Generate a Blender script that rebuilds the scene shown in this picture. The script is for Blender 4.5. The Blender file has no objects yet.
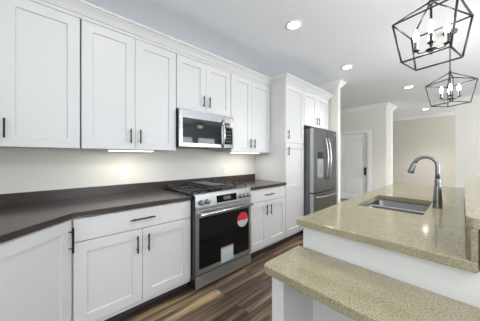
import bpy, bmesh, math, random
from mathutils import Vector, Matrix
random.seed(7)
S = bpy.context.scene
COL = S.collection
PI = math.pi

# ------------------------------------------------------------------ camera
cam_d = bpy.data.cameras.new('camera')
cam_d.sensor_width = 36.0
cam_d.lens = 36.0 * 207.86 / 480.0
cam_d.shift_y = -3.3 / 480.0
cam_d.clip_start = 0.05
cam = bpy.data.objects.new('camera', cam_d)
cam.location = (2.425, 0.0, 1.286)
cam.rotation_euler = (PI / 2, 0, 0.8205)
COL.objects.link(cam)
S.camera = cam

# ------------------------------------------------------------------ view + world
S.view_settings.view_transform = 'Standard'
S.view_settings.look = 'None'
S.view_settings.gamma = 1.0
S.view_settings.use_curve_mapping = False
S.view_settings.exposure = 0.0
S.cycles.use_denoising = True
S.cycles.max_bounces = 10
S.cycles.diffuse_bounces = 6
S.cycles.sample_clamp_indirect = 6.0
S.cycles.caustics_reflective = False
S.cycles.caustics_refractive = False
W = bpy.data.worlds.new('world')
S.world = W
W.use_nodes = True
bg = W.node_tree.nodes['Background']
bg.inputs['Color'].default_value = (0.86, 0.93, 1.0, 1)
bg.inputs['Strength'].default_value = 0.5


def area(name, loc, rot, sx, sy, power, color=(1, 1, 1), shape='RECTANGLE', spread=PI):
    l = bpy.data.lights.new(name, 'AREA')
    l.shape = shape
    l.size = sx
    if shape in ('RECTANGLE', 'ELLIPSE'):
        l.size_y = sy
    l.energy = power
    l.color = color
    l.spread = spread
    o = bpy.data.objects.new(name, l)
    o.location = loc
    o.rotation_euler = rot
    COL.objects.link(o)
    return o


DAY = (0.86, 0.93, 1.0)
# daylight coming in through the living room windows and the glazed rear doors
area('window_daylight', (6.44, 4.25, 1.45), (0, PI / 2 + .15, 0), 1.5, 1.0, 64, DAY)
area('window_daylight', (6.44, 5.45, 1.45), (0, PI / 2 + .15, 0), 1.5, 1.0, 64, DAY)
area('window_daylight', (6.44, 1.20, 1.45), (0, PI / 2, 0), 1.7, 1.8, 43, DAY)
area('glazed_door_daylight', (3.6, -2.94, 1.15), (PI / 2, 0, 0), 2.6, 2.1, 54, DAY)
area('window_daylight', (6.44, 8.5, 1.45), (0, PI / 2, 0), 1.5, 1.2, 185, DAY)  # unseen far-room window, added to bring light deep into the room
# added fill bounced off the ceiling: behind the camera and in the living room
area('added_bounce_fill', (3.4, -1.4, 1.3), (PI, 0, 0), .6, .6, 86, (.95, .98, 1))
area('added_bounce_fill', (4.9, 3.6, 1.0), (PI, 0, 0), .6, .6, 104, (.95, .98, 1))

# ------------------------------------------------------------------ materials
MATS = {}


def nt_mat(name):
    m = bpy.data.materials.new(name)
    m.use_nodes = True
    MATS[name] = m
    return m, m.node_tree, m.node_tree.nodes['Principled BSDF']


def simple(name, col, rough=0.5, metal=0.0, emit=None, estr=0.0, spec=0.5, bump=0.0, bscale=60, coat=0.0):
    m, nt, p = nt_mat(name)
    p.inputs['Base Color'].default_value = (*col, 1)
    p.inputs['Roughness'].default_value = rough
    p.inputs['Metallic'].default_value = metal
    p.inputs['Specular IOR Level'].default_value = spec
    p.inputs['Coat Weight'].default_value = coat
    if emit:
        p.inputs['Emission Color'].default_value = (*emit, 1)
        p.inputs['Emission Strength'].default_value = estr
    # a faint procedural unevenness so that nothing is perfectly uniform
    tc = nt.nodes.new('ShaderNodeTexCoord')
    n = nt.nodes.new('ShaderNodeTexNoise')
    n.inputs['Scale'].default_value = bscale
    n.inputs['Detail'].default_value = 3
    nt.links.new(tc.outputs['Object'], n.inputs['Vector'])
    if bump > 0:
        b = nt.nodes.new('ShaderNodeBump')
        b.inputs['Strength'].default_value = bump
        b.inputs['Distance'].default_value = 0.002
        nt.links.new(n.outputs['Fac'], b.inputs['Height'])
        nt.links.new(b.outputs['Normal'], p.inputs['Normal'])
    else:
        mr = nt.nodes.new('ShaderNodeMapRange')
        mr.inputs['To Min'].default_value = max(0.0, rough - 0.03)
        mr.inputs['To Max'].default_value = min(1.0, rough + 0.03)
        nt.links.new(n.outputs['Fac'], mr.inputs['Value'])
        nt.links.new(mr.outputs['Result'], p.inputs['Roughness'])
    return m


simple('cabinet_white', (0.67, 0.67, 0.672), 0.38)
simple('trim_white', (0.87, 0.87, 0.87), 0.4)
simple('ceiling_paint', (0.83, 0.86, 0.915), 0.9, bump=0.15, bscale=200)
simple('wall_paint', (0.77, 0.76, 0.705), 0.85, bump=0.1, bscale=160)
simple('wall_beige', (0.68, 0.65, 0.58), 0.85, bump=0.1, bscale=160)
simple('door_white', (0.93, 0.935, 0.945), 0.45)
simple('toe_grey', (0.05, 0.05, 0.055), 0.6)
simple('black_metal', (0.018, 0.018, 0.02), 0.38, 0.4)
simple('lantern_metal', (0.075, 0.073, 0.072), 0.42, 0.9)
simple('black_plastic', (0.015, 0.015, 0.017), 0.35)
simple('black_enamel', (0.02, 0.02, 0.022), 0.25)
simple('cast_iron', (0.035, 0.035, 0.037), 0.38)
simple('black_glass', (0.006, 0.006, 0.007), 0.05, spec=0.3)
simple('microwave_glass', (0.010, 0.0105, 0.012), 0.04, spec=0.34)
simple('display_glass', (0.10, 0.12, 0.14), 0.15)
simple('fridge_side', (0.16, 0.165, 0.17), 0.5, 0.3)
simple('chrome', (0.62, 0.62, 0.63), 0.18, 1.0)
simple('knob_steel', (0.30, 0.30, 0.31), 0.25, 1.0)
simple('faucet_steel', (0.27, 0.275, 0.29), 0.25, 1.0)
simple('plastic_white', (0.85, 0.85, 0.84), 0.35)
simple('slot_dark', (0.05, 0.05, 0.05), 0.6)
simple('sticker_red', (0.62, 0.03, 0.045), 0.45)
simple('sticker_grey', (0.55, 0.57, 0.58), 0.5)
simple('tag_paper', (0.42, 0.52, 0.53), 0.6)
simple('tag_red', (0.35, 0.10, 0.06), 0.6)
simple('tag_print', (0.28, 0.36, 0.38), 0.6)
simple('lamp_lens', (0.9, 0.9, 0.9), 0.5, emit=(1.0, 0.98, 0.95), estr=32)
simple('bulb_glow', (0.95, 0.95, 0.92), 0.3, emit=(1.0, 0.95, 0.86), estr=22)
simple('strip_glow', (0.9, 0.9, 0.85), 0.4, emit=(1.0, 0.93, 0.78), estr=7)
simple('candle_sleeve', (0.05, 0.048, 0.046), 0.4, 0.6)
simple('fan_blade', (0.06, 0.045, 0.035), 0.45)
simple('fan_glass', (0.9, 0.9, 0.88), 0.4, emit=(1, 0.95, 0.88), estr=8)
simple('badge', (0.7, 0.7, 0.72), 0.3, 0.9)


def glass(name):
    m, nt, p = nt_mat(name)
    p.inputs['Base Color'].default_value = (1, 1, 1, 1)
    p.inputs['Roughness'].default_value = 0.0
    p.inputs['Transmission Weight'].default_value = 1.0
    p.inputs['IOR'].default_value = 1.05
    return m


glass('pane_glass')


def brushed(name, col, rough, scale_vec, metal=1.0):
    m, nt, p = nt_mat(name)
    p.inputs['Metallic'].default_value = metal
    tc = nt.nodes.new('ShaderNodeTexCoord')
    mp = nt.nodes.new('ShaderNodeMapping')
    mp.inputs['Scale'].default_value = scale_vec
    n = nt.nodes.new('ShaderNodeTexNoise')
    n.inputs['Scale'].default_value = 1.0
    n.inputs['Detail'].default_value = 4
    nt.links.new(tc.outputs['Object'], mp.inputs['Vector'])
    nt.links.new(mp.outputs['Vector'], n.inputs['Vector'])
    r = nt.nodes.new('ShaderNodeValToRGB')
    r.color_ramp.elements[0].position = 0.3
    r.color_ramp.elements[1].position = 0.7
    r.color_ramp.elements[0].color = (col[0] * .9, col[1] * .9, col[2] * .9, 1)
    r.color_ramp.elements[1].color = (col[0] * 1.08, col[1] * 1.08, col[2] * 1.08, 1)
    nt.links.new(n.outputs['Fac'], r.inputs['Fac'])
    nt.links.new(r.outputs['Color'], p.inputs['Base Color'])
    mr = nt.nodes.new('ShaderNodeMapRange')
    mr.inputs['To Min'].default_value = rough - 0.06
    mr.inputs['To Max'].default_value = rough + 0.06
    nt.links.new(n.outputs['Fac'], mr.inputs['Value'])
    nt.links.new(mr.outputs['Result'], p.inputs['Roughness'])
    return m


brushed('stainless', (0.45, 0.45, 0.45), 0.34, (60, 3, 260), .85)
brushed('microwave_steel', (0.27, 0.27, 0.275), 0.24, (60, 3, 260), .95)
brushed('stainless_dark', (0.20, 0.205, 0.215), 0.34, (260, 260, 3))
brushed('stainless_door_edge', (0.55, 0.56, 0.57), 0.4, (260, 260, 3))
brushed('sink_steel', (0.20, 0.20, 0.205), 0.30, (3, 200, 200))


def ramp(nt, elems):
    r = nt.nodes.new('ShaderNodeValToRGB')
    e = r.color_ramp.elements
    while len(e) < len(elems):
        e.new(0.5)
    for k, (pos, c) in enumerate(elems):
        e[k].position = pos
        e[k].color = (*c, 1)
    return r


def mixc(nt, mode, a, b, fac):
    x = nt.nodes.new('ShaderNodeMix')
    x.data_type = 'RGBA'
    x.blend_type = mode
    if isinstance(fac, (int, float)):
        x.inputs['Factor'].default_value = fac
    else:
        nt.links.new(fac, x.inputs['Factor'])
    nt.links.new(a, x.inputs['A'])
    nt.links.new(b, x.inputs['B'])
    return x.outputs['Result']


def granite():
    m, nt, p = nt_mat('granite_gold')
    tc = nt.nodes.new('ShaderNodeTexCoord')

    def noise(s, d, r=0.6):
        n = nt.nodes.new('ShaderNodeTexNoise')
        n.inputs['Scale'].default_value = s
        n.inputs['Detail'].default_value = d
        n.inputs['Roughness'].default_value = r
        nt.links.new(tc.outputs['Object'], n.inputs['Vector'])
        return n
    a = noise(9, 5)
    ra = ramp(nt, [(0.30, (0.365, 0.335, 0.225)), (0.55, (0.40, 0.368, 0.255)), (0.75, (0.44, 0.405, 0.29))])
    nt.links.new(a.outputs['Fac'], ra.inputs['Fac'])
    b = noise(170, 4, 0.75)
    rb = ramp(nt, [(0.34, (0.12, 0.11, 0.085)), (0.46, (0.60, 0.57, 0.49)), (0.58, (0.98, 0.98, 0.98)), (0.72, (1.2, 1.18, 1.12))])
    nt.links.new(b.outputs['Fac'], rb.inputs['Fac'])
    v = nt.nodes.new('ShaderNodeTexVoronoi')
    v.inputs['Scale'].default_value = 210
    nt.links.new(tc.outputs['Object'], v.inputs['Vector'])
    rv = ramp(nt, [(0.0, (0.75, 0.72, 0.66)), (0.35, (1, 1, 1)), (1.0, (1.1, 1.08, 1.04))])
    nt.links.new(v.outputs['Distance'], rv.inputs['Fac'])
    c = mixc(nt, 'MULTIPLY', ra.outputs['Color'], rb.outputs['Color'], 0.72)
    c = mixc(nt, 'MULTIPLY', c, rv.outputs['Color'], 0.4)
    nt.links.new(c, p.inputs['Base Color'])
    p.inputs['Roughness'].default_value = 0.09
    return m


granite()


def dark_counter():
    m, nt, p = nt_mat('brown_counter')
    tc = nt.nodes.new('ShaderNodeTexCoord')
    n = nt.nodes.new('ShaderNodeTexNoise')
    n.inputs['Scale'].default_value = 120
    n.inputs['Detail'].default_value = 4
    nt.links.new(tc.outputs['Object'], n.inputs['Vector'])
    r = ramp(nt, [(0.35, (0.040, 0.029, 0.027)), (0.65, (0.060, 0.045, 0.041))])
    nt.links.new(n.outputs['Fac'], r.inputs['Fac'])
    nt.links.new(r.outputs['Color'], p.inputs['Base Color'])
    p.inputs['Roughness'].default_value = 0.2
    p.inputs['Specular IOR Level'].default_value = 0.55
    return m


dark_counter()


def wood_floor():
    m, nt, p = nt_mat('plank_floor')
    tc = nt.nodes.new('ShaderNodeTexCoord')
    mp = nt.nodes.new('ShaderNodeMapping')
    mp.inputs['Rotation'].default_value = (0, 0, PI / 2)
    nt.links.new(tc.outputs['Object'], mp.inputs['Vector'])
    br = nt.nodes.new('ShaderNodeTexBrick')
    br.offset = 0.37
    br.inputs['Scale'].default_value = 1.0
    br.inputs['Brick Width'].default_value = 1.22
    br.inputs['Row Height'].default_value = 0.155
    br.inputs['Mortar Size'].default_value = 0.0016
    br.inputs['Color1'].default_value = (0.0, 0.0, 0.0, 1)
    br.inputs['Color2'].default_value = (1, 1, 1, 1)
    br.inputs['Mortar'].default_value = (0.3, 0.3, 0.3, 1)
    nt.links.new(mp.outputs['Vector'], br.inputs['Vector'])
    # a different slice of grain in every plank
    sep = nt.nodes.new('ShaderNodeSeparateColor')
    nt.links.new(br.outputs['Color'], sep.inputs['Color'])
    off = nt.nodes.new('ShaderNodeMath')
    off.operation = 'MULTIPLY'
    off.inputs[1].default_value = 17.0
    nt.links.new(sep.outputs['Red'], off.inputs[0])
    cmb = nt.nodes.new('ShaderNodeCombineXYZ')
    nt.links.new(off.outputs[0], cmb.inputs['Z'])
    nt.links.new(off.outputs[0], cmb.inputs['X'])
    add = nt.nodes.new('ShaderNodeVectorMath')
    nt.links.new(mp.outputs['Vector'], add.inputs[0])
    nt.links.new(cmb.outputs[0], add.inputs[1])

    def grain(sx, sy, detail, dist):
        q = nt.nodes.new('ShaderNodeMapping')
        q.inputs['Scale'].default_value = (sx, sy, 1)
        nt.links.new(add.outputs[0], q.inputs['Vector'])
        n = nt.nodes.new('ShaderNodeTexNoise')
        n.inputs['Scale'].default_value = 1.0
        n.inputs['Detail'].default_value = detail
        n.inputs['Distortion'].default_value = dist
        nt.links.new(q.outputs[0], n.inputs['Vector'])
        return n
    g1 = grain(1.3, 20, 6, 0.5)
    g2 = grain(5, 120, 4, 0.2)
    r1 = ramp(nt, [(0.30, (0.030, 0.021, 0.015)), (0.44, (0.085, 0.060, 0.040)), (0.55, (0.205, 0.145, 0.088)), (0.68, (0.40, 0.295, 0.175))])
    nt.links.new(g1.outputs['Fac'], r1.inputs['Fac'])
    r2 = ramp(nt, [(0.3, (0.62, 0.62, 0.62)), (0.7, (1.15, 1.15, 1.15))])
    nt.links.new(g2.outputs['Fac'], r2.inputs['Fac'])
    c = mixc(nt, 'MULTIPLY', r1.outputs['Color'], r2.outputs['Color'], 0.8)
    tone = ramp(nt, [(0.0, (0.62, 0.60, 0.60)), (0.5, (1.0, 1.0, 1.0)), (1.0, (1.35, 1.32, 1.25))])
    nt.links.new(sep.outputs['Red'], tone.inputs['Fac'])
    c = mixc(nt, 'MULTIPLY', c, tone.outputs['Color'], 1.0)
    dark = nt.nodes.new('ShaderNodeRGB')
    dark.outputs[0].default_value = (0.02, 0.015, 0.012, 1)
    c = mixc(nt, 'MIX', c, dark.outputs[0], br.outputs['Fac'])
    nt.links.new(c, p.inputs['Base Color'])
    p.inputs['Roughness'].default_value = 0.36
    b = nt.nodes.new('ShaderNodeBump')
    b.inputs['Strength'].default_value = 0.15
    b.inputs['Distance'].default_value = 0.002
    nt.links.new(g2.outputs['Fac'], b.inputs['Height'])
    nt.links.new(b.outputs['Normal'], p.inputs['Normal'])


wood_floor()

# ------------------------------------------------------------------ helpers
OFF = {}


class MB:
    """collects shapes in room coordinates and links them as one mesh object"""

    def __init__(self):
        self.bm = bmesh.new()

    def box(self, x0, x1, y0, y1, z0, z1, bev=0.0, seg=2):
        r = bmesh.ops.create_cube(self.bm, size=1.0)
        vs = r['verts']
        for v in vs:
            v.co = Vector((x0 + (v.co.x + .5) * (x1 - x0), y0 + (v.co.y + .5) * (y1 - y0), z0 + (v.co.z + .5) * (z1 - z0)))
        if bev > 0:
            es = list({e for v in vs for e in v.link_edges})
            bmesh.ops.bevel(self.bm, geom=es, offset=bev, segments=seg, affect='EDGES', profile=0.5)
        return self

    def shaker(self, xf, t, y0, y1, z0, z1, rail=0.074, depth=0.012):
        """shaker door: face at x = xf looking towards +x, thickness t"""
        n0 = len(self.bm.verts)
        xb = xf - t
        b = 0.0018

        def ring(x, m):
            return [self.bm.verts.new((x, y0 + m, z0 + m)), self.bm.verts.new((x, y1 - m, z0 + m)),
                    self.bm.verts.new((x, y1 - m, z1 - m)), self.bm.verts.new((x, y0 + m, z1 - m))]
        rs = [ring(xb, 0), ring(xf - b, 0), ring(xf, b), ring(xf, rail), ring(xf - depth, rail + 0.0025)]
        for a, c in zip(rs, rs[1:]):
            for k in range(4):
                self.bm.faces.new((a[k], a[(k + 1) % 4], c[(k + 1) % 4], c[k]))
        self.bm.faces.new(rs[-1])
        self.bm.faces.new(rs[0][::-1])
        return self

    def tube(self, pts, r, seg=10, caps=True):
        pts = [Vector(p) for p in pts]
        rad = r if isinstance(r, (list, tuple)) else [r] * len(pts)
        rings = []
        prev = None
        for i, p in enumerate(pts):
            if i == 0:
                t = pts[1] - pts[0]
            elif i == len(pts) - 1:
                t = pts[-1] - pts[-2]
            else:
                t = (pts[i + 1] - p).normalized() + (p - pts[i - 1]).normalized()
            t.normalize()
            if prev is None:
                up = Vector((0, 0, 1)) if abs(t.z) < 0.9 else Vector((1, 0, 0))
                n = t.cross(up).normalized()
            else:
                n = (prev - t * prev.dot(t)).normalized()
            prev = n
            bn = t.cross(n)
            rings.append([self.bm.verts.new(p + (n * math.cos(2 * PI * k / seg) + bn * math.sin(2 * PI * k / seg)) * rad[i]) for k in range(seg)])
        for a, c in zip(rings, rings[1:]):
            for k in range(seg):
                f = self.bm.faces.new((a[k], a[(k + 1) % seg], c[(k + 1) % seg], c[k]))
                f.smooth = True
        if caps:
            self.bm.faces.new(rings[0][::-1])
            self.bm.faces.new(rings[-1])
        return self

    def bar(self, p, q, w):
        """square section bar between two points"""
        return self.tube([p, q], w * 0.7071, 4)

    def lathe(self, prof, c, seg=24, axis='z', caps=True):
        rings = []
        for r, h in prof:
            ring = []
            for k in range(seg):
                a = 2 * PI * k / seg
                u, v = max(r, 1e-5) * math.cos(a), max(r, 1e-5) * math.sin(a)
                co = {'z': (u, v, h), 'x': (h, u, v), 'y': (v, h, u)}[axis]
                ring.append(self.bm.verts.new(Vector(co) + Vector(c)))
            rings.append(ring)
        for a, b in zip(rings, rings[1:]):
            for k in range(seg):
                f = self.bm.faces.new((a[k], a[(k + 1) % seg], b[(k + 1) % seg], b[k]))
                f.smooth = True
        if caps:
            self.bm.faces.new(rings[0][::-1])
            self.bm.faces.new(rings[-1])
        else:
            for k in range(seg):
                self.bm.faces.new((rings[-1][k], rings[-1][(k + 1) % seg], rings[0][(k + 1) % seg], rings[0][k]))
        return self

    def poly(self, pts, z0, z1, bev=0.0, seg=2, vbev=0.0):
        """prism of a plan outline between two heights"""
        lo = [self.bm.verts.new((x, y, z0)) for x, y in pts]
        hi = [self.bm.verts.new((x, y, z1)) for x, y in pts]
        n = len(pts)
        f1 = self.bm.faces.new(lo[::-1])
        f2 = self.bm.faces.new(hi)
        for k in range(n):
            self.bm.faces.new((lo[k], lo[(k + 1) % n], hi[(k + 1) % n], hi[k]))
        if bev > 0:
            es = list(f1.edges) + list(f2.edges)
            bmesh.ops.bevel(self.bm, geom=es, offset=bev, segments=seg, affect='EDGES', profile=0.5)
        return self

    def sweep(self, prof, path, closed=False):
        """profile (offset outwards, z) carried along a plan path; outwards is to the right of travel"""
        n = len(path)
        rings = []
        for i in range(n):
            p = Vector(path[i])
            d0 = (p - Vector(path[i - 1])).normalized() if i > 0 else None
            d1 = (Vector(path[i + 1]) - p).normalized() if i < n - 1 else None
            if d0 is None:
                d0 = d1
            if d1 is None:
                d1 = d0
            n0 = Vector((d0.y, -d0.x))
            n1 = Vector((d1.y, -d1.x))
            m = (n0 + n1).normalized()
            m = m / max(0.2, m.dot(n0))
            rings.append([self.bm.verts.new((p.x + m.x * o, p.y + m.y * o, z)) for o, z in prof])
        k = len(prof)
        for a, b in zip(rings, rings[1:]):
            for j in range(k):
                self.bm.faces.new((a[j], b[j], b[(j + 1) % k], a[(j + 1) % k]))
        self.bm.faces.new(rings[0])
        self.bm.faces.new(rings[-1][::-1])
        return self

    def build(self, name, mat, parent=None, label=None, cat=None, group=None, kind=None, loc=None):
        o_off = OFF.get(parent, Vector((0, 0, 0))) if parent else Vector(loc or (0, 0, 0))
        bmesh.ops.translate(self.bm, verts=self.bm.verts, vec=-o_off)
        bmesh.ops.recalc_face_normals(self.bm, faces=self.bm.faces)
        me = bpy.data.meshes.new(name)
        self.bm.to_mesh(me)
        self.bm.free()
        me.materials.append(MATS[mat])
        o = bpy.data.objects.new(name, me)
        COL.objects.link(o)
        if parent:
            o.parent = parent
        else:
            o.location = o_off
        OFF[o] = o_off
        if label:
            o['label'] = label
        if cat:
            o['category'] = cat
        if group:
            o['group'] = group
        if kind:
            o['kind'] = kind
        return o


def thing(name, label, cat, loc, group=None):
    o = bpy.data.objects.new(name, None)
    o.empty_display_size = 0.1
    o.location = loc
    o['label'] = label
    o['category'] = cat
    if group:
        o['group'] = group
    COL.objects.link(o)
    OFF[o] = Vector(loc)
    return o


def struct(mb, name, mat, parent=None):
    return mb.build(name, mat, parent, kind='structure')


def copy_thing(o, loc, label=None, parent=None, rotz=None):
    c = o.copy()
    COL.objects.link(c)
    if parent:
        c.parent = parent
    else:
        c.location = loc
        if rotz is not None:
            c.rotation_euler = (0, 0, rotz)
        if label:
            c['label'] = label
    for ch in o.children:
        copy_thing(ch, None, None, c)
    return c


CEIL = 2.74
# ------------------------------------------------------------------ room shell
struct(MB().box(-2.2, 6.7, -3.2, 9.8, -0.1, 0.0), 'floor', 'plank_floor')
struct(MB().box(-2.2, 6.7, -3.2, 9.8, CEIL, CEIL + 0.1), 'ceiling', 'ceiling_paint')
struct(MB().box(-0.12, 0.0, -0.87, 4.09, 0, CEIL), 'wall_range', 'wall_paint')
struct(MB().box(-0.12, 1.3, -0.99, -0.87, 0, CEIL), 'wall_near', 'wall_paint')
struct(MB().box(-2.0, 0.79, 4.09, 4.21, 0, CEIL), 'wall_wing', 'wall_paint')
struct(MB().box(-2.12, -2.0, 4.09, 9.67, 0, CEIL), 'wall_hall', 'wall_beige')
# wall with the two-panel door: a deep block with an opening
w = MB()
DX0, DX1, DZ = -0.22, 0.575, 1.975
w.box(-2.0, DX0, 6.67, 7.42, 0, CEIL)
w.box(DX1, 1.02, 6.67, 7.42, 0, CEIL)
w.box(DX0, DX1, 6.67, 7.42, DZ, CEIL)
w.box(DX0, DX1, 6.80, 7.42, 0, DZ)
struct(w, 'wall_door', 'wall_paint')
struct(MB().box(-2.0, 6.5, 9.55, 9.67, 0, CEIL), 'wall_far', 'wall_beige')
struct(MB().box(2.30, 2.635, 7.35, 7.60, 0, CEIL), 'wall_pillar', 'wall_paint')
struct(MB().box(2.635, 6.5, 7.48, 7.60, 0, CEIL), 'wall_divider', 'wall_beige')
# living room side with windows, rear side with glazed doors
def holed(plane, c0, c1, a0, a1, holes, name):
    """wall slab with rectangular openings; holes (a0, a1, z0, z1) sorted along the wall"""
    w = MB()

    def b(p, q, z0, z1):
        if q - p < 1e-4 or z1 - z0 < 1e-4:
            return
        if plane == 'x':
            w.box(c0, c1, p, q, z0, z1)
        else:
            w.box(p, q, c0, c1, z0, z1)
    cur = a0
    for h0, h1, z0, z1 in holes:
        b(cur, h0, 0, CEIL)
        b(h0, h1, 0, z0)
        b(h0, h1, z1, CEIL)
        cur = h1
    b(cur, a1, 0, CEIL)
    return struct(w, name, 'wall_paint')


WINX = [(0.3, 2.1, 0.6, 2.3), (3.75, 4.75, 0.7, 2.2), (4.95, 5.95, 0.7, 2.2), (7.9, 9.1, 0.7, 2.2)]  # last opening is an unseen window added to light the far room
holed('x', 6.5, 6.62, -3.0, 9.55, WINX, 'wall_right')
holed('y', -3.12, -3.0, -0.12, 6.5, [(2.3, 4.9, 0.05, 2.2)], 'wall_back')
struct(MB().box(-0.24, -0.12, -3.12, -0.87, 0, CEIL), 'wall_side', 'wall_paint')
for k, (a, b, z0, z1) in enumerate(WINX):
    f = MB()
    f.box(6.49, 6.56, a, a + .05, z0, z1).box(6.49, 6.56, b - .05, b, z0, z1)
    f.box(6.49, 6.56, a + .05, b - .05, z0, z0 + .05).box(6.49, 6.56, a + .05, b - .05, z1 - .05, z1)
    f.box(6.50, 6.54, a + .05, b - .05, (z0 + z1) / 2 - .02, (z0 + z1) / 2 + .02)
    o = struct(f, 'window_%d' % (k + 1), 'trim_white')
    struct(MB().box(6.545, 6.55, a + .05, b - .05, z0 + .05, z1 - .05), 'pane', 'pane_glass', o)
f = MB()
for a in (2.3, 3.57, 4.84):
    f.box(-3.06, -2.99, 0, 1, 0, 1) if False else f.box(a, a + .06, -3.06, -2.99, .05, 2.2)
f.box(2.36, 4.84, -3.06, -2.99, 2.13, 2.2).box(2.36, 4.84, -3.06, -2.99, .05, .12)
o = struct(f, 'window_5', 'trim_white')
struct(MB().box(2.36, 4.84, -3.03, -3.02, .12, 2.13), 'pane', 'pane_glass', o)

# room crown mouldings (profile: outwards, z)
CR = [(0, CEIL - .105), (.012, CEIL - .105), (.016, CEIL - .088), (.03, CEIL - .072), (.055, CEIL - .04), (.068, CEIL - .022), (.082, CEIL - .016), (.082, CEIL - .001), (0, CEIL - .001)]
struct(MB().sweep(CR, [(0.05, 4.09), (0.79, 4.09), (0.79, 4.21), (-0.3, 4.21)]), 'trim_1', 'trim_white')
struct(MB().sweep(CR, [(-1.99, 6.67), (1.02, 6.67), (1.02, 7.42), (0.2, 7.42)]), 'trim_2', 'trim_white')
struct(MB().sweep(CR, [(-1.99, 9.55), (6.49, 9.55)]), 'trim_3', 'trim_white')
# baseboards
BB = [(0, 0), (.014, 0), (.014, .10), (.006, .118), (0, .118)]
struct(MB().sweep(BB, [(DX1 + .09, 6.67), (1.02, 6.67), (1.02, 7.42)]), 'baseboard_door', 'trim_white')
struct(MB().sweep(BB, [(-1.99, 9.55), (6.49, 9.55)]), 'baseboard_far', 'trim_white')
struct(MB().sweep(BB, [(0.74, 4.09), (0.79, 4.09), (0.79, 4.21), (0.1, 4.21)]), 'baseboard_wing', 'trim_white')

# the white two-panel interior door
d = MB()
d.box(DX0 + .004, DX1 - .004, 6.748, 6.765, 0.008, DZ - .004)
xa, xb = DX0 + .11, DX1 - .11
d.box(DX0 + .004, xa, 6.72, 6.748, 0.008, DZ - .004).box(xb, DX1 - .004, 6.72, 6.748, 0.008, DZ - .004)
for z0, z1 in ((0.008, .15), (.70, .86), (1.86, DZ - .004)):
    d.box(xa, xb, 6.72, 6.748, z0, z1)
door = struct(d, 'door_1', 'door_white')
for z0, z1 in ((0.15, 0.70), (0.86, 1.86)):
    q = MB()
    q.box(xa + .045, xb - .045, 6.719, 6.7475, z0 + .045, z1 - .045, .026, 1)
    struct(q, 'door_panel', 'door_white', door)
struct(MB().box(DX1 - .105, DX1 - .045, 6.712, 6.7195, 0.77, 0.99, .003), 'door_latch', 'black_metal', door)
c = MB()
c.box(DX0 - .085, DX0, 6.652, 6.669, 0, DZ + .085, .003).box(DX1, DX1 + .085, 6.652, 6.669, 0, DZ + .085, .003)
c.box(DX0, DX1, 6.652, 6.669, DZ, DZ + .085, .003)
struct(c, 'trim_4', 'trim_white')

# ------------------------------------------------------------------ cabinets
XF = 0.635   # base / tall door faces
XU = 0.350   # upper door faces
UB, UT = 1.357, 2.388


def pull(parent, x, y, z, length=0.13, vertical=True, label=None):
    m = MB()
    h = length / 2
    s = h * 0.62
    if vertical:
        m.box(x + .024, x + .034, y - .0055, y + .0055, z - h, z + h, .0025)
        for k in (-s, s):
            m.tube([(x, y, z + k), (x + .026, y, z + k)], .0042, 8)
    else:
        m.box(x + .024, x + .034, y - h, y + h, z - .0055, z + .0055, .0025)
        for k in (-s, s):
            m.tube([(x, y + k, z), (x + .026, y + k, z)], .0042, 8)
    return m.build('handle', 'black_metal', parent, label)


def cab_door(cab, x, y0, y1, z0, z1, hy=None, hz=None, hl=0.13, rail=0.074):
    d = MB().shaker(x, .02, y0, y1, z0, z1, rail).build('door', 'cabinet_white', cab)
    if hy is not None:
        pull(d, x, hy, hz, hl)
    return d


def base_cabinet(label, y0, y1, split):
    t = thing('base_cabinet', label, 'cabinet', (0.3, (y0 + y1) / 2, 0), 'base cabinets either side of the range')
    MB().box(0.003, XF - .021, y0, y1, .078, .874).build('body', 'cabinet_white', t)
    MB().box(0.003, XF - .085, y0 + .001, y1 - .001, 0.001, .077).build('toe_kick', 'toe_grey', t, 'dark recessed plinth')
    g = .004
    dr = MB().box(XF - .02, XF, y0 + g, y1 - g, .709, .866, .002).build('drawer', 'cabinet_white', t)
    pull(dr, XF, (y0 + y1) / 2, .79, .19, False)
    cab_door(t, XF, y0 + g, split - .0015, .116, .702, split - .043, .588, .14)
    cab_door(t, XF, split + .0015, y1 - g, .116, .702, split + .043, .588, .14)
    return t


base_cabinet('white two-door base cabinet left of the range, below the long brown counter', .130, 1.022, .577)
base_cabinet('small white two-door base cabinet between the range and the tall pantry cabinet', 1.797, 2.592, 2.181)

# corner cabinet with a diagonal door, built in the plan of the corner
t = thing('corner_cabinet', 'white corner base cabinet with one large diagonal door at far left', 'cabinet', (0.3, -0.4, 0))
MB().poly([(.003, -.867), (.999, -.867), (.999, -.241), (.985, -.236), (.614, .128), (.003, .128)], .078, .874).build('body', 'cabinet_white', t)
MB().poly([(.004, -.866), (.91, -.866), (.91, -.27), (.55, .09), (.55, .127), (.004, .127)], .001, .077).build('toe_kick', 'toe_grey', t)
dl = math.hypot(.999 - .63, .369)
m = MB().shaker(0.0, .02, -dl / 2 + .004, dl / 2 - .004, .116, .866)
# turn the door into the diagonal plane: +x -> (1,1)/sqrt2, +y -> (-1,1)/sqrt2
mid = Vector(((.633 + 1.002) / 2, (.127 - .242) / 2, 0))
R45 = Matrix.Translation(mid) @ Matrix.Rotation(PI / 4, 4, 'Z')
bmesh.ops.transform(m.bm, matrix=R45, verts=m.bm.verts)
dd = m.build('door', 'cabinet_white', t)
h = MB()
h.box(.024, .034, dl / 2 - .03, dl / 2 - .019, .65, .82, .0025)
for z in (.68, .79):
    h.tube([(0, dl / 2 - .0245, z), (.026, dl / 2 - .0245, z)], .0042, 8)
bmesh.ops.transform(h.bm, matrix=R45, verts=h.bm.verts)
h.build('handle', 'black_metal', dd)

# wall cabinets


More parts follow.
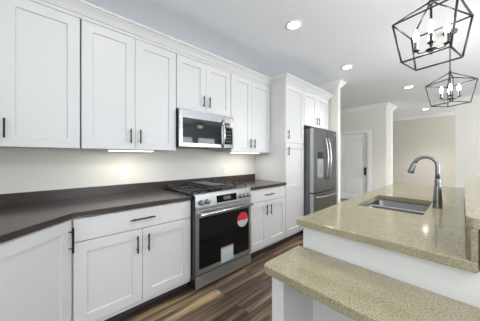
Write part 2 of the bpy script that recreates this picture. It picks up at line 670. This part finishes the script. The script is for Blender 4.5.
def upper(label, y0, y1, z0, splits, handles, name='wall_cabinet'):
    t = thing(name, label, 'cabinet', (0.16, (y0 + y1) / 2, z0), 'white wall cabinets above the brown counter')
    MB().box(0.003, XU - .021, y0, y1, z0 + .002, UT + .04).build('body', 'cabinet_white', t)
    ed = [y0 + .003] + splits + [y1 - .003]
    for k in range(len(ed) - 1):
        a = ed[k] + (.0015 if k else 0)
        b = ed[k + 1] - (.0015 if k < len(ed) - 2 else 0)
        hy = handles[k]
        cab_door(t, XU, a, b, z0, UT, hy, z0 + .122, .13)
    return t


upper('white single-door wall cabinet at the far left, its handle on the left edge', -.232, .198, UB, [], [-.202])
# corner wall cabinet filler between the two runs
t = thing('corner_wall_cabinet', 'white corner wall cabinet in the corner left of the single-door cabinet', 'cabinet', (.2, -.5, UB))
MB().box(.003, XU - .021, -.867, -.234, UB + .002, UT + .04).build('body', 'cabinet_white', t)
upper('wide white two-door wall cabinet above the wall outlet, left of the microwave', .204, 1.009, UB, [.604], [.562, .645])
upper('short white two-door wall cabinet directly above the microwave', 1.013, 1.770, 1.812, [1.384], [1.343, 1.424])
upper('white two-door wall cabinet between the microwave and the tall pantry cabinet', 1.774, 2.589, UB, [2.165], [2.123, 2.207])

# tall pantry
t = thing('pantry_cabinet', 'tall white pantry cabinet with two stacked doors left of the refrigerator', 'cabinet', (.3, 2.85, 0))
MB().box(0.003, XF - .021, 2.594, 3.112, .078, UT + .04).build('body', 'cabinet_white', t)
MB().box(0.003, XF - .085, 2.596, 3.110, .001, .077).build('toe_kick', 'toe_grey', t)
cab_door(t, XF, 2.597, 3.109, 1.505, UT, 2.642, 1.623, .13)
d = cab_door(t, XF, 2.597, 3.109, .116, 1.497, 2.642, 1.378, .13)
MB().box(XF - .012, XF - .0003, 2.656, 3.050, .80, .86).build('mid_rail', 'cabinet_white', d)
# over the fridge
t = thing('fridge_cabinet', 'white two-door cabinet directly above the refrigerator', 'cabinet', (.3, 3.57, 1.815))
MB().box(0.003, XF - .021, 3.114, 4.032, 1.822, UT + .04).build('body', 'cabinet_white', t)
cab_door(t, XF, 3.118, 3.559, 1.82, UT, 3.516, 1.925, .13)
cab_door(t, XF, 3.562, 4.028, 1.82, UT, 3.606, 1.925, .13)
MB().box(0.003, XF - .02, 4.034, 4.052, 0.001, UT + .04).build('side_panel', 'cabinet_white', t)

# continuous crown on top of all cabinets
CC = [(-.05, UT + .003), (.001, UT + .003), (.001, UT + .030), (.012, UT + .031), (.012, UT + .043), (.017, UT + .044), (.024, UT + .058), (.042, UT + .080),
      (.052, UT + .087), (.053, UT + .094), (.067, UT + .095), (.068, UT + .114), (-.05, UT + .114)]
m = MB().sweep(CC, [(4.0, 0)] and [(XU, -.867), (XU, 2.594), (XF, 2.594), (XF, 4.052), (.05, 4.052)][::-1][::-1])
struct(m, 'trim_5', 'cabinet_white')
struct(MB().box(.003, XU - .06, -.865, 2.60, UT + .0415, UT + .10).box(.003, XF - .06, 2.66, 4.0, UT + .0415, UT + .10), 'trim_6', 'trim_white')

# under-cabinet light strips
for k, (y0, y1, lab) in enumerate(((.40, .80, 'white under-cabinet light bar glowing below the wide wall cabinet'),
                                   (1.83, 2.40, 'white under-cabinet light bar glowing right of the microwave'))):
    t = thing('under_cabinet_light', lab, 'light', (.27, (y0 + y1) / 2, UB), 'under-cabinet light bars')
    MB().box(.25, .30, y0, y1, UB - .012, UB + .001, .003).build('housing', 'plastic_white', t)
    MB().box(.256, .294, y0 + .01, y1 - .01, UB - .0155, UB - .0122).build('diffuser', 'strip_glow', t)
    lo = area('strip_lamp', (.275, (y0 + y1) / 2, UB - .02), (0, 0, 0), .04, y1 - y0 - .04, 1.5, (1.0, .95, .86))

# brown counters
B0 = .876
ct = MB()
ct.poly([(.003, -.867), (1.035, -.867), (1.035, -.263), (.648, .124), (.648, 1.024), (.003, 1.024)], B0, .914, .005, 2)
o = ct.build('countertop', 'brown_counter', None, 'long dark brown countertop with a diagonal corner left of the range', 'countertop', 'dark brown countertops', loc=(.3, .3, B0))
m = MB().box(.003, .022, -.84, 1.793, .9343, 1.003, .002).box(.003, .022, -.84, 1.0235, .9143, .936)
m.box(.003, 1.03, -.867, -.846, .9143, 1.003, .002)
m.build('backsplash', 'brown_counter', o)
o = MB().poly([(.003, 1.795), (.648, 1.795), (.648, 2.591), (.003, 2.591)], B0, .914, .005, 2).build(
    'countertop', 'brown_counter', None, 'short dark brown countertop between the range and the pantry cabinet', 'countertop', 'dark brown countertops', loc=(.3, 2.2, B0))
MB().box(.003, .022, 1.795, 2.591, .9143, 1.003, .002).build('backsplash', 'brown_counter', o)

# outlets


def outlet(y, z, label, wide=.072):
    t = thing('wall_outlet', label, 'outlet', (0, y, z), 'wall outlets over the brown backsplash')
    MB().box(.0005, .007, y - wide / 2, y + wide / 2, z - .058, z + .058, .003).build('plate', 'plastic_white', t)
    for k in (-.02, .02):
        r = MB().box(.0072, .009, y - .017, y + .017, z + k - .014, z + k + .014, .0008).build('socket', 'plastic_white', t)
        MB().box(.0091, .0095, y - .008, y - .005, z + k - .006, z + k + .006).box(.0091, .0095, y + .005, y + .008, z + k - .006, z + k + .006).build('slot', 'slot_dark', r)


outlet(.588, 1.107, 'white wall outlet left of the range on the cream wall')
outlet(1.945, 1.103, 'white wall outlet right of the range on the cream wall')

# ------------------------------------------------------------------ range
RY0, RY1 = 1.028, 1.791
rg = thing('gas_range', 'stainless steel gas range with black oven window between the base cabinets', 'range', (.36, 1.41, 0))
MB().box(.03, .655, RY0, RY1, .03, .915).box(.6555, .697, RY0 - .0005, RY0 + .0045, .03, .915).build('body', 'black_enamel', rg)
MB().box(.025, .66, RY0 - .004, RY1 + .004, .916, .932, .004).build('cooktop', 'black_enamel', rg)
# control panel: slightly sloped steel face
m = MB()
pv = [(.656, .776), (.702, .776), (.702, .80), (.684, .918), (.672, .926), (.656, .926)]
lo = [m.bm.verts.new((x, RY0 + .005, z)) for x, z in pv]
hi = [m.bm.verts.new((x, RY1, z)) for x, z in pv]
m.bm.faces.new(lo)
m.bm.faces.new(hi[::-1])
for k in range(len(pv)):
    m.bm.faces.new((lo[k], hi[k], hi[(k + 1) % len(pv)], lo[(k + 1) % len(pv)]))
cp = m.build('control_panel', 'stainless', rg)


def on_panel(z):     # x of the sloped face at height z
    return .702 - (z - .80) * (.018 / .118)


m = MB()
for a, b, z0, z1 in ((1.285, 1.56, .815, .888),):
    x0, x1 = on_panel(z0), on_panel(z1)
    vs = [m.bm.verts.new(p) for p in ((x0 + .002, a, z0), (x0 + .002, b, z0), (x1 + .002, b, z1), (x1 + .002, a, z1))]
    ws = [m.bm.verts.new(p) for p in ((x0 - .006, a, z0), (x0 - .006, b, z0), (x1 - .006, b, z1), (x1 - .006, a, z1))]
    m.bm.faces.new(vs)
    m.bm.faces.new(ws[::-1])
    for k in range(4):
        m.bm.faces.new((vs[k], ws[k], ws[(k + 1) % 4], vs[(k + 1) % 4]))
dp = m.build('display', 'black_glass', cp)
m = MB()
x0, x1 = on_panel(.835) + .0022, on_panel(.872) + .0022
vs = [m.bm.verts.new(p) for p in ((x0, 1.375, .835), (x0, 1.475, .835), (x1, 1.475, .872), (x1, 1.375, .872))]
m.bm.faces.new(vs)
m.build('readout', 'display_glass', dp)
for y in (1.095, 1.165, 1.612, 1.672, 1.735):
    z = .845
    x = on_panel(z)
    k = MB().lathe([(.026, -.004), (.026, .004), (.021, .008), (.020, .034), (.017, .040), (.001, .041)], (x, y, z), 20, 'x').build('knob', 'knob_steel', cp)
    MB().box(x + .012, x + .044, y - .0045, y + .0045, z - .021, z + .021, .002).build('grip', 'stainless', k)
# oven door
od = MB().box(.656, .700, RY0 + .006, RY1 - .002, .152, .770, .004).build('oven_door', 'stainless', rg)
gl = MB().box(.6985, .7025, RY0 + .044, RY1 - .042, .205, .700, .001).build('window', 'black_glass', od)
m = MB().tube([(.752, RY0 + .03, .738), (.752, RY1 - .03, .738)], .0155, 14)
for y in (RY0 + .055, RY1 - .055):
    m.box(.699, .752, y - .010, y + .010, .728, .748, .003)
m.build('handle', 'chrome', od)
dw = MB().box(.656, .698, RY0 + .006, RY1 - .002, .022, .140, .004).build('drawer', 'stainless', rg, 'stainless lower drawer')
for x in (.1, .6):
    for y in (RY0 + .06, RY1 - .06):
        MB().lathe([(.016, 0), (.016, .021)], (x, y, 0.0005), 12).build('foot', 'black_plastic', rg)
# stickers on the oven glass
CY, CZ, CRr = 1.648, .574, .084
st = MB()
N = 28
x = .7035


def disc_part(test):
    pts = []
    for k in range(N):
        a = 2 * PI * k / N
        pts.append((CY + CRr * math.cos(a), CZ + CRr * 1.0 * math.sin(a)))
    return [p for p in pts if test(p)]


def fan(mb, pts, x0, x1):
    a = [mb.bm.verts.new((x0, p[0], p[1])) for p in pts]
    b = [mb.bm.verts.new((x1, p[0], p[1])) for p in pts]
    mb.bm.faces.new(b)
    mb.bm.faces.new(a[::-1])
    for k in range(len(pts)):
        mb.bm.faces.new((a[k], a[(k + 1) % len(pts)], b[(k + 1) % len(pts)], b[k]))


circ = [(CY + CRr * math.cos(2 * PI * k / N), CZ + CRr * math.sin(2 * PI * k / N)) for k in range(N)]
fan(st, circ, .7026, .7034)
sk = st.build('round_sticker', 'sticker_grey', od, 'round red and grey sticker on the oven window')
top = [p for p in circ if p[1] >= CZ - .004]
top = sorted(top, key=lambda p: math.atan2(p[1] - CZ + .004, p[0] - CY))
r = MB()
fan(r, top + [(CY - CRr * .98, CZ - .012), (CY - .02, CZ - .002), (CY + .03, CZ - .012)], .7035, .7038)
r.build('red_half', 'sticker_red', sk)
tg = MB().box(.7026, .7033, 1.335, 1.505, .174, .340).build('paper_tag', 'tag_paper', od, 'rectangular pale teal paper tag at the bottom of the oven window')
MB().box(.7034, .7036, 1.335, 1.505, .326, .340).build('top_band', 'tag_red', tg)
MB().box(.7034, .7036, 1.352, 1.488, .250, .313).build('printed_box', 'sticker_grey', tg)
# burner grates: three cast iron frames
for k, (a, b) in enumerate(((RY0 + .012, RY0 + .252), (RY0 + .258, RY0 + .505), (RY0 + .511, RY1 - .012))):
    m = MB()
    z = .962
    for y in (a, b):
        m.box(.06, .63, y - .006, y + .006, z - .012, z, .002)
    for x in (.066, .345, .624):
        m.box(x - .006, x + .006, a, b, z - .0121, z - .0001, .002)
    yc = (a + b) / 2
    for xc in (.205, .485):
        for ang in (0, PI / 2, PI, 3 * PI / 2):
            dx, dy = math.cos(ang), math.sin(ang)
            L0, L1 = .035, (.135 if abs(dx) > .5 else (b - a) / 2)
            p = Vector((xc + dx * L0, yc + dy * L0, z - .005))
            q = Vector((xc + dx * L1, yc + dy * L1, z - .005))
            m.bar(p, q, .011)
    for x in (.066, .624):
        for y in (a + .004, b - .004):
            m.box(x - .007, x + .007, y - .007, y + .007, .931, z - .006)
    m.build('grate', 'cast_iron', rg)
# flat griddle cover over the middle
MB().box(.12, .58, RY0 + .285, RY0 + .480, .9625, .976, .004).build('griddle', 'cast_iron', rg)
for xc in (.205, .485):
    for y in (RY0 + .132, RY1 - .132):
        MB().lathe([(.045, .932), (.045, .940), (.032, .944), (.032, .950), (.001, .951)], (xc, y, 0), 18).build('burner', 'black_plastic', rg)

# ------------------------------------------------------------------ microwave
mw = thing('microwave', 'stainless over-the-range microwave hung below the short wall cabinet', 'microwave', (.2, 1.39, 1.375))
M0, M1, MZ0, MZ1 = 1.015, 1.769, 1.396, 1.806
MB().box(.004, .378, M0, M1, MZ0, MZ1).build('body', 'black_plastic', mw)
md = MB().box(.379, .402, M0, 1.612, MZ0 + .004, MZ1 - .004, .003).build('door', 'microwave_steel', mw)
MB().box(.4005, .4035, M0 + .043, 1.572, 1.442, 1.712, .001).build('window', 'microwave_glass', md)
pts = []
for k in range(13):
    u = k / 12
    pts.append((.404 + .042 * math.sin(PI * u) ** .7, 1.592, 1.41 + u * .33))
m = MB().tube(pts, .011, 10)
m.build('handle', 'chrome', md)
pn = MB().box(.379, .402, 1.614, M1, MZ0 + .004, MZ1 - .004, .003).build('control_panel', 'microwave_steel', mw)
kp = MB().box(.4005, .4035, 1.625, 1.748, 1.446, 1.712, .001).build('keypad', 'black_glass', pn)
MB().box(.4036, .4040, 1.645, 1.725, 1.655, 1.69).build('readout', 'display_glass', kp)
for r_ in range(4):
    for c_ in range(3):
        MB().box(.4036, .4040, 1.648 + c_ * .028, 1.667 + c_ * .028, 1.475 + r_ * .04, 1.493 + r_ * .04).build('key', 'display_glass', kp)
m = MB()
m.box(.25, .37, 1.40, 1.74, MZ0 - .010, MZ0 - .0005, .002)
m.build('vent_grille', 'fridge_side', mw)

# ------------------------------------------------------------------ refrigerator
FY0, FY1 = 3.150, 4.025
fr = thing('refrigerator', 'dark stainless French-door refrigerator between the pantry cabinet and the wing wall', 'refrigerator', (.4, 3.59, 0))
MB().box(.03, .715, FY0 + .004, FY1 - .004, .04, 1.755, .006).build('body', 'fridge_side', fr)
MB().box(.05, .70, FY0 + .02, FY1 - .02, .002, .039).build('base_grille', 'black_plastic', fr)
SP = 3.588


def curved_front(mb, y0, y1, z0, z1, x0=.722, xf=.785, bulge=.016):
    """door slab whose front bows outwards over the whole width of the fridge"""
    n = 10
    yc, hw = (FY0 + FY1) / 2, (FY1 - FY0) / 2
    fr_, bk = [], []
    for k in range(n + 1):
        y = y0 + (y1 - y0) * k / n
        s = (y - yc) / hw
        fr_.append((xf + bulge * (1 - s * s), y))
    pts = [(x0, y0)] + fr_ + [(x0, y1)]
    mb.poly(pts[::-1], z0, z1, .006, 2)
    return mb


dl_ = curved_front(MB(), FY0, SP - .003, .702, 1.765).build('door', 'stainless_dark', fr)
dr_ = curved_front(MB(), SP + .003, FY1, .702, 1.765).build('door', 'stainless_dark', fr)
fz = curved_front(MB(), FY0, FY1, .10, .690).build('freezer_drawer', 'stainless_dark', fr)
MB().box(.724, .784, FY0 - .0015, FY0 - .0002, .712, 1.757).build('door_edge', 'stainless_door_edge', dl_, 'lighter steel edge of the left door')
MB().box(.724, .784, FY0 - .0015, FY0 - .0002, .11, .682).build('drawer_edge', 'stainless_door_edge', fz, 'lighter steel edge of the freezer drawer')
# dispenser in the left door
ds = MB().box(.770, .8015, 3.225, 3.475, .925, 1.385, .004).build('dispenser', 'stainless_dark', dl_)
MB().box(.7955, .8035, 3.24, 3.46, 1.265, 1.375, .001).build('control_panel', 'black_glass', ds)
rc = MB()
rc.box(.8016, .8035, 3.24, 3.258, .94, 1.255).box(.8016, .8035, 3.442, 3.46, .94, 1.255).box(.8016, .812, 3.258, 3.442, .94, .962)
rc.build('recess_frame', 'stainless', ds)
MB().box(.8014, .8022, 3.259, 3.441, .963, 1.254).build('recess', 'stainless_door_edge', ds, 'pale steel back of the dispenser recess')
m = MB().box(.8023, .8055, 3.31, 3.39, 1.02, 1.16, .001)
m.build('paddle', 'stainless', ds)
for y in (SP - .055, SP + .055):
    pts = []
    for k in range(17):
        u = k / 16
        pts.append((.797 + .055 * math.sin(PI * u) ** .6, y, .90 + .72 * u))
    MB().tube(pts, .0135, 10).build('handle', 'chrome', dl_ if y < SP else dr_)
pts = []
for k in range(17):
    u = k / 16
    pts.append((.787 + .06 * math.sin(PI * u) ** .5, FY0 + .07 + (FY1 - FY0 - .14) * u, .628))
MB().tube(pts, .0135, 10).build('handle', 'chrome', fz)
MB().box(.787, .7935, FY1 - .11, FY1 - .06, 1.685, 1.70).build('badge', 'badge', dr_)

# ------------------------------------------------------------------ island
IX0, IX1, IY0, IY1 = 1.738, 2.462, 1.106, 3.72
isl = thing('kitchen_island', 'white panelled kitchen island under the gold granite countertop', 'island', (2.1, 2.4, 0))
m = MB()
m.box(1.765, 2.62, 1.138, 1.16, .001, .874)
m.box(1.765, 1.787, 1.16, 3.64, .001, .874)
m.box(2.418, 2.440, 1.16, 3.64, .001, .874)
m.box(1.787, 2.418, 3.618, 3.64, .001, .874)
m.build('body', 'cabinet_white', isl)
m = MB().box(2.467, 2.62, 1.1605, 3.66, .001, 1.028).box(2.467, 2.62, 1.138, 1.1605, .8745, 1.028)
m.build('bar_wall', 'cabinet_white', isl)
MB().box(2.441, 2.466, 1.161, 3.62, .001, .874).build('filler', 'cabinet_white', isl)

# granite counter with a cut-out for the sink
SX0, SX1, SY0, SY1 = 1.862, 2.252, 1.768, 2.392
Z0, Z1 = .876, .914


def slab_with_hole(mb, o, h, z0, z1, bev):
    (a0, a1, b0, b1), (c0, c1, d0, d1) = o, h
    out = [(a0, b0), (a1, b0), (a1, b1), (a0, b1)]
    inn = [(c0, d0), (c1, d0), (c1, d1), (c0, d1)]
    V = {}
    for z in (z0, z1):
        V['o', z] = [mb.bm.verts.new((x, y, z)) for x, y in out]
        V['i', z] = [mb.bm.verts.new((x, y, z)) for x, y in inn]
    for k in range(4):
        j = (k + 1) % 4
        mb.bm.faces.new((V['o', z1][k], V['o', z1][j], V['i', z1][j], V['i', z1][k]))
        mb.bm.faces.new((V['o', z0][j], V['o', z0][k], V['i', z0][k], V['i', z0][j]))
        mb.bm.faces.new((V['o', z0][k], V['o', z0][j], V['o', z1][j], V['o', z1][k]))
        mb.bm.faces.new((V['i', z0][j], V['i', z0][k], V['i', z1][k], V['i', z1][j]))
    mb.bm.edges.ensure_lookup_table()
    ou = set(V['o', z0] + V['o', z1])
    es = [e for e in mb.bm.edges if e.verts[0] in ou and e.verts[1] in ou]
    bmesh.ops.bevel(mb.bm, geom=es, offset=bev, segments=3, affect='EDGES', profile=0.5)


m = MB()
slab_with_hole(m, (IX0, IX1, IY0, IY1), (SX0, SX1, SY0, SY1), Z0, Z1, .005)
m.build('island_countertop', 'granite_gold', None, 'large gold granite island countertop with the sink cut into it', 'countertop', loc=(2.1, 2.4, Z0))


def rounded(x0, x1, y0, y1, r, corners=(1, 1, 1, 1), n=5):
    pts = []
    for (cx, cy, a0), on in zip(((x0 + r, y0 + r, PI), (x1 - r, y0 + r, 1.5 * PI), (x1 - r, y1 - r, 0), (x0 + r, y1 - r, .5 * PI)), corners):
        if on:
            for k in range(n + 1):
                a = a0 + (PI / 2) * k / n
                pts.append((cx + r * math.cos(a), cy + r * math.sin(a)))
        else:
            pts.append((x0 if cx < (x0 + x1) / 2 else x1, y0 if cy < (y0 + y1) / 2 else y1))
    return pts


br = MB().poly(rounded(2.433, 2.86, 1.120, 3.72, .02), 1.0295, 1.067, .006, 3).build(
    'bar_countertop', 'granite_gold', None, 'raised gold granite bar top along the right side of the island', 'countertop', loc=(2.6, 2.4, 1.03))
MB().box(2.4445, 2.462, 1.1085, 3.66, .9145, 1.0288, .001).build('riser', 'granite_gold', br, 'upright granite strip below the bar top')
dk = MB().poly(rounded(1.735, 2.96, .795, 1.1365, .028, (1, 0, 0, 0)), .709, .746, .006, 3).build(
    'desk_countertop', 'granite_gold', None, 'low gold granite desk top in front of the island end', 'countertop', loc=(2.3, .97, .71))
ds_ = thing('built_in_desk', 'white end panel and apron holding up the low granite desk top', 'desk', (2.3, .97, 0))
MB().box(1.768, 1.838, .832, 1.1365, .001, .7085, .002).build('end_panel', 'cabinet_white', ds_)
MB().box(2.87, 2.94, .832, 1.1365, .001, .7085, .002).build('end_panel', 'cabinet_white', ds_)
MB().box(1.8385, 2.8695, 1.118, 1.1365, .001, .7085).build('back_panel', 'cabinet_white', ds_)

# undermount double sink
sk = thing('sink', 'stainless double-bowl sink set into the granite island counter', 'sink', (2.06, 2.09, .70))
YD = 2.075
zt = Z0 - .004


def bowl(x0, x1, y0, y1, zb):
    m = MB()
    r = .045

    def ring(ins, z):
        return [m.bm.verts.new((x, y, z)) for x, y in rounded(x0 + ins, x1 - ins, y0 + ins, y1 - ins, max(.012, r - ins * .3), n=4)]
    rs = [ring(-.004, zt), ring(0, zt - .004), ring(.004, zb + .03), ring(.012, zb + .010), ring(.034, zb)]
    for a, b in zip(rs, rs[1:]):
        n = len(a)
        for k in range(n):
            f = m.bm.faces.new((a[k], a[(k + 1) % n], b[(k + 1) % n], b[k]))
            f.smooth = True
    m.bm.faces.new(rs[-1])
    o = m.build('bowl', 'sink_steel', sk)
    sm = o.modifiers.new('thickness', 'SOLIDIFY')
    sm.thickness = .0015
    cx, cy = (x0 + x1) / 2, (y0 + y1) / 2
    d = MB().lathe([(.042, zb + .001), (.040, zb + .004), (.034, zb + .0025), (.030, zb + .0005), (.001, zb + .0005)], (cx, cy, 0), 20).build('drain', 'chrome', o)


bowl(SX0 - .006, SX1 + .006, SY0 - .006, YD - .012, .70)
bowl(SX0 - .006, SX1 + .006, YD + .012, SY1 + .006, .68)
MB().box(SX0 - .004, SX1 + .004, YD - .016, YD + .016, .83, zt + .0015, .003).build('divider', 'stainless', sk, 'bright top of the low wall between the two bowls')

# faucet
FX, FY = 2.298, 2.095
fc = thing('kitchen_faucet', 'tall brushed steel gooseneck faucet standing right of the island sink', 'faucet', (FX, FY, Z1))
MB().lathe([(.028, .9145), (.0285, .919), (.0255, .932), (.0265, .960), (.0235, 1.00), (.0185, 1.06), (.0165, 1.10), (.0185, 1.118), (.0165, 1.126), (.012, 1.128)], (FX, FY, 0), 24).build('body', 'faucet_steel', fc)
pts = [(FX, FY, 1.12), (FX, FY, 1.17), (FX, FY, 1.222)]
ar = .066
for k in range(1, 16):
    a = math.radians(160) * k / 15
    pts.append((FX - ar + ar * math.cos(a), FY, 1.222 + ar * math.sin(a)))
MB().tube(pts, .0130, 14).build('neck', 'faucet_steel', fc)
hx, hz = FX - 1.94 * ar, 1.2446
MB().tube([(hx, FY, hz), (hx - .006, FY, hz - .018), (hx - .022, FY, hz - .064), (hx - .026, FY, hz - .078), (hx - .0275, FY, hz - .083)], [.0155, .018, .021, .021, .018], 16).build('spray_head', 'faucet_steel', fc)
MB().tube([(FX, FY, 1.015), (FX + .008, FY + .030, 1.02), (FX + .012, FY + .044, 1.035), (FX + .012, FY + .050, 1.09)], [.012, .012, .009, .006], 12).build('lever', 'faucet_steel', fc)

# ------------------------------------------------------------------ lantern pendants


def lantern(label):
    o = Vector((0, 0, 1.90))
    t = thing('lantern_pendant', label, 'pendant light', (0, 0, 1.90), 'lantern pendants hanging over the island')
    b, tp = .115, .151     # half sides at bottom and top rim
    zb, zt_, zh = 1.90, 2.147, 2.262
    w_ = .0082
    m = MB()
    cb = [(-b, -b), (b, -b), (b, b), (-b, b)]
    cc = [(-tp, -tp), (tp, -tp), (tp, tp), (-tp, tp)]
    for k in range(4):
        j = (k + 1) % 4
        m.bar((*cb[k], zb), (*cb[j], zb), w_)
        m.bar((*cc[k], zt_), (*cc[j], zt_), w_)
        m.bar((*cb[k], zb), (*cc[k], zt_), w_)
        m.bar((*cc[k], zt_), (cc[k][0] * .06, cc[k][1] * .06, zh), w_)
    m.build('frame', 'lantern_metal', t)
    MB().lathe([(.012, zh - .012), (.018, zh - .006), (.018, zh + .006), (.009, zh + .012), (.007, zh + .026), (.001, zh + .027)], (0, 0, 0), 16).build('hub', 'lantern_metal', t)
    MB().tube([(0, 0, zh), (0, 0, 1.945)], .006, 10).build('stem', 'lantern_metal', t)
    MB().lathe([(.004, 1.935), (.011, 1.943), (.006, 1.952), (.026, 1.962), (.028, 1.968), (.012, 1.976), (.007, 1.984)], (0, 0, 0), 18).build('finial', 'lantern_metal', t)
    for k in range(4):
        a = k * PI / 2 + math.radians(15)
        u, v = math.cos(a), math.sin(a)
        R = .072
        arm = MB().tube([(u * .01, v * .01, 1.968), (u * .035, v * .035, 1.958), (u * .06, v * .06, 1.962), (u * R, v * R, 1.978)], .0045, 8).build('candle_arm', 'lantern_metal', t)
        MB().lathe([(.004, 1.972), (.019, 1.979), (.019, 1.983), (.0105, 1.984), (.0105, 2.04), (.003, 2.041)], (u * R, v * R, 0), 14).build('candle_sleeve', 'candle_sleeve', arm)
        MB().lathe([(.007, 2.038), (.010, 2.046), (.0155, 2.064), (.0155, 2.078), (.010, 2.098), (.004, 2.114), (.0008, 2.122)], (u * R, v * R, 0), 14).build('bulb', 'bulb_glow', arm)
    # chain and canopy
    m = MB()
    z = zh + .018
    k = 0
    while z < CEIL - .055:
        L, ww = .021, .008
        pts = []
        for i in range(13):
            a = 2 * PI * i / 12
            p = (ww * math.cos(a), 0, z + L * .5 + (L * .5 + .004) * math.sin(a))
            pts.append(p if k % 2 == 0 else (0, p[0], p[2]))
        m.tube(pts, .0022, 6, caps=False)
        z += L - .0005
        k += 1
    m.build('chain', 'lantern_metal', t)
    MB().lathe([(.008, CEIL - .06), (.012, CEIL - .045), (.055, CEIL - .028), (.062, CEIL - .010), (.062, CEIL - .0005)], (0, 0, 0), 24).build('canopy', 'lantern_metal', t)
    return t


p1 = lantern('nearer black lantern pendant with candle bulbs, cut by the top of the picture')
p2 = copy_thing(p1, (2.323, 3.42, 1.90), 'farther black lantern pendant with candle bulbs, hanging on its chain below the nearer one', rotz=math.radians(-37))
for ch in p2.children:
    if ch.name.startswith('candle_arm'):
        ch.rotation_euler = (0, 0, math.radians(27))
p1.location = (2.288, 1.776, 1.90)
p1.rotation_euler = (0, 0, math.radians(-11))
for (x, y) in ((2.288, 1.776), (2.323, 3.42)):
    l = bpy.data.lights.new('candle_lamp', 'POINT')
    l.energy = 6
    l.color = (1, .93, .82)
    l.shadow_soft_size = .07
    o = bpy.data.objects.new('candle_lamp', l)
    o.location = (x, y, 2.085)
    COL.objects.link(o)

# ------------------------------------------------------------------ recessed ceiling lights
spots = [((1.158, 1.993), 'round recessed ceiling light nearest the camera, above the aisle'),
         ((1.150, 3.546), 'round recessed ceiling light above the aisle in front of the refrigerator'),
         ((1.656, 5.488), 'round recessed ceiling light in front of the white door, beyond the island'),
         ((1.654, 8.368), 'round recessed ceiling light in the far room near the beige wall')]
proto = None
for (x, y), lab in spots:
    if proto is None:
        proto = thing('recessed_light', lab, 'ceiling light', (x, y, CEIL), 'recessed ceiling lights')
        MB().lathe([(.062, CEIL - .0005), (.088, CEIL - .0005), (.090, CEIL - .006), (.066, CEIL - .008), (.062, CEIL - .005)], (x, y, 0), 28, 'z', False).build('trim_ring', 'plastic_white', proto)
        MB().lathe([(.061, CEIL - .001), (.061, CEIL - .004), (.001, CEIL - .0045)], (x, y, 0), 28).build('lens', 'lamp_lens', proto)
    else:
        copy_thing(proto, (x, y, CEIL), lab)
for x, y in [q[0] for q in spots]:
    l = bpy.data.lights.new('downlight', 'SPOT')
    l.energy = 55 if y < 4 else 150
    l.spot_size = math.radians(105)
    l.spot_blend = 1.0
    l.shadow_soft_size = .05
    l.color = (1, .98, .95)
    o = bpy.data.objects.new('downlight', l)
    o.location = (x, y, CEIL - .06)
    COL.objects.link(o)
for x, y in [(1.155, .44), (3.6, .4), (3.6, 2.4), (3.6, 4.6)]:  # first continues the aisle row, the rest are unseen lamps added for light
    area('unseen_ceiling_lamp', (x, y, CEIL - .012), (0, 0, 0), .12, .12, (2 if x < 2 else 18), (1, .98, .95), 'DISK', math.radians(150))

# ------------------------------------------------------------------ ceiling fan of the living room (seen only in the microwave glass)
fn = thing('ceiling_fan', 'dark ceiling fan mirrored in the microwave window', 'ceiling fan', (4.9, 4.1, 2.4))
MB().tube([(4.9, 4.1, CEIL), (4.9, 4.1, 2.55)], .014, 10).build('downrod', 'fan_blade', fn)
MB().lathe([(.03, 2.56), (.10, 2.55), (.12, 2.50), (.10, 2.45), (.05, 2.44)], (4.9, 4.1, 0), 20).build('motor', 'fan_blade', fn)
MB().lathe([(.07, 2.439), (.10, 2.42), (.10, 2.38), (.06, 2.34), (.001, 2.335)], (4.9, 4.1, 0), 20).build('light_bowl', 'fan_glass', fn)
for k in range(5):
    a = k * 2 * PI / 5 + .3
    u, v = Vector((math.cos(a), math.sin(a), 0)), Vector((-math.sin(a), math.cos(a), 0))
    c0 = Vector((4.9, 4.1, 2.50))
    m = MB()
    q = [c0 + u * .10 - v * .03, c0 + u * .62 - v * .07, c0 + u * .66, c0 + u * .62 + v * .07, c0 + u * .10 + v * .03]
    a_ = [m.bm.verts.new(p) for p in q]
    b_ = [m.bm.verts.new(p + Vector((0, 0, .008))) for p in q]
    m.bm.faces.new(a_[::-1])
    m.bm.faces.new(b_)
    for i in range(5):
        m.bm.faces.new((a_[i], a_[(i + 1) % 5], b_[(i + 1) % 5], b_[i]))
    m.build('blade', 'fan_blade', fn)
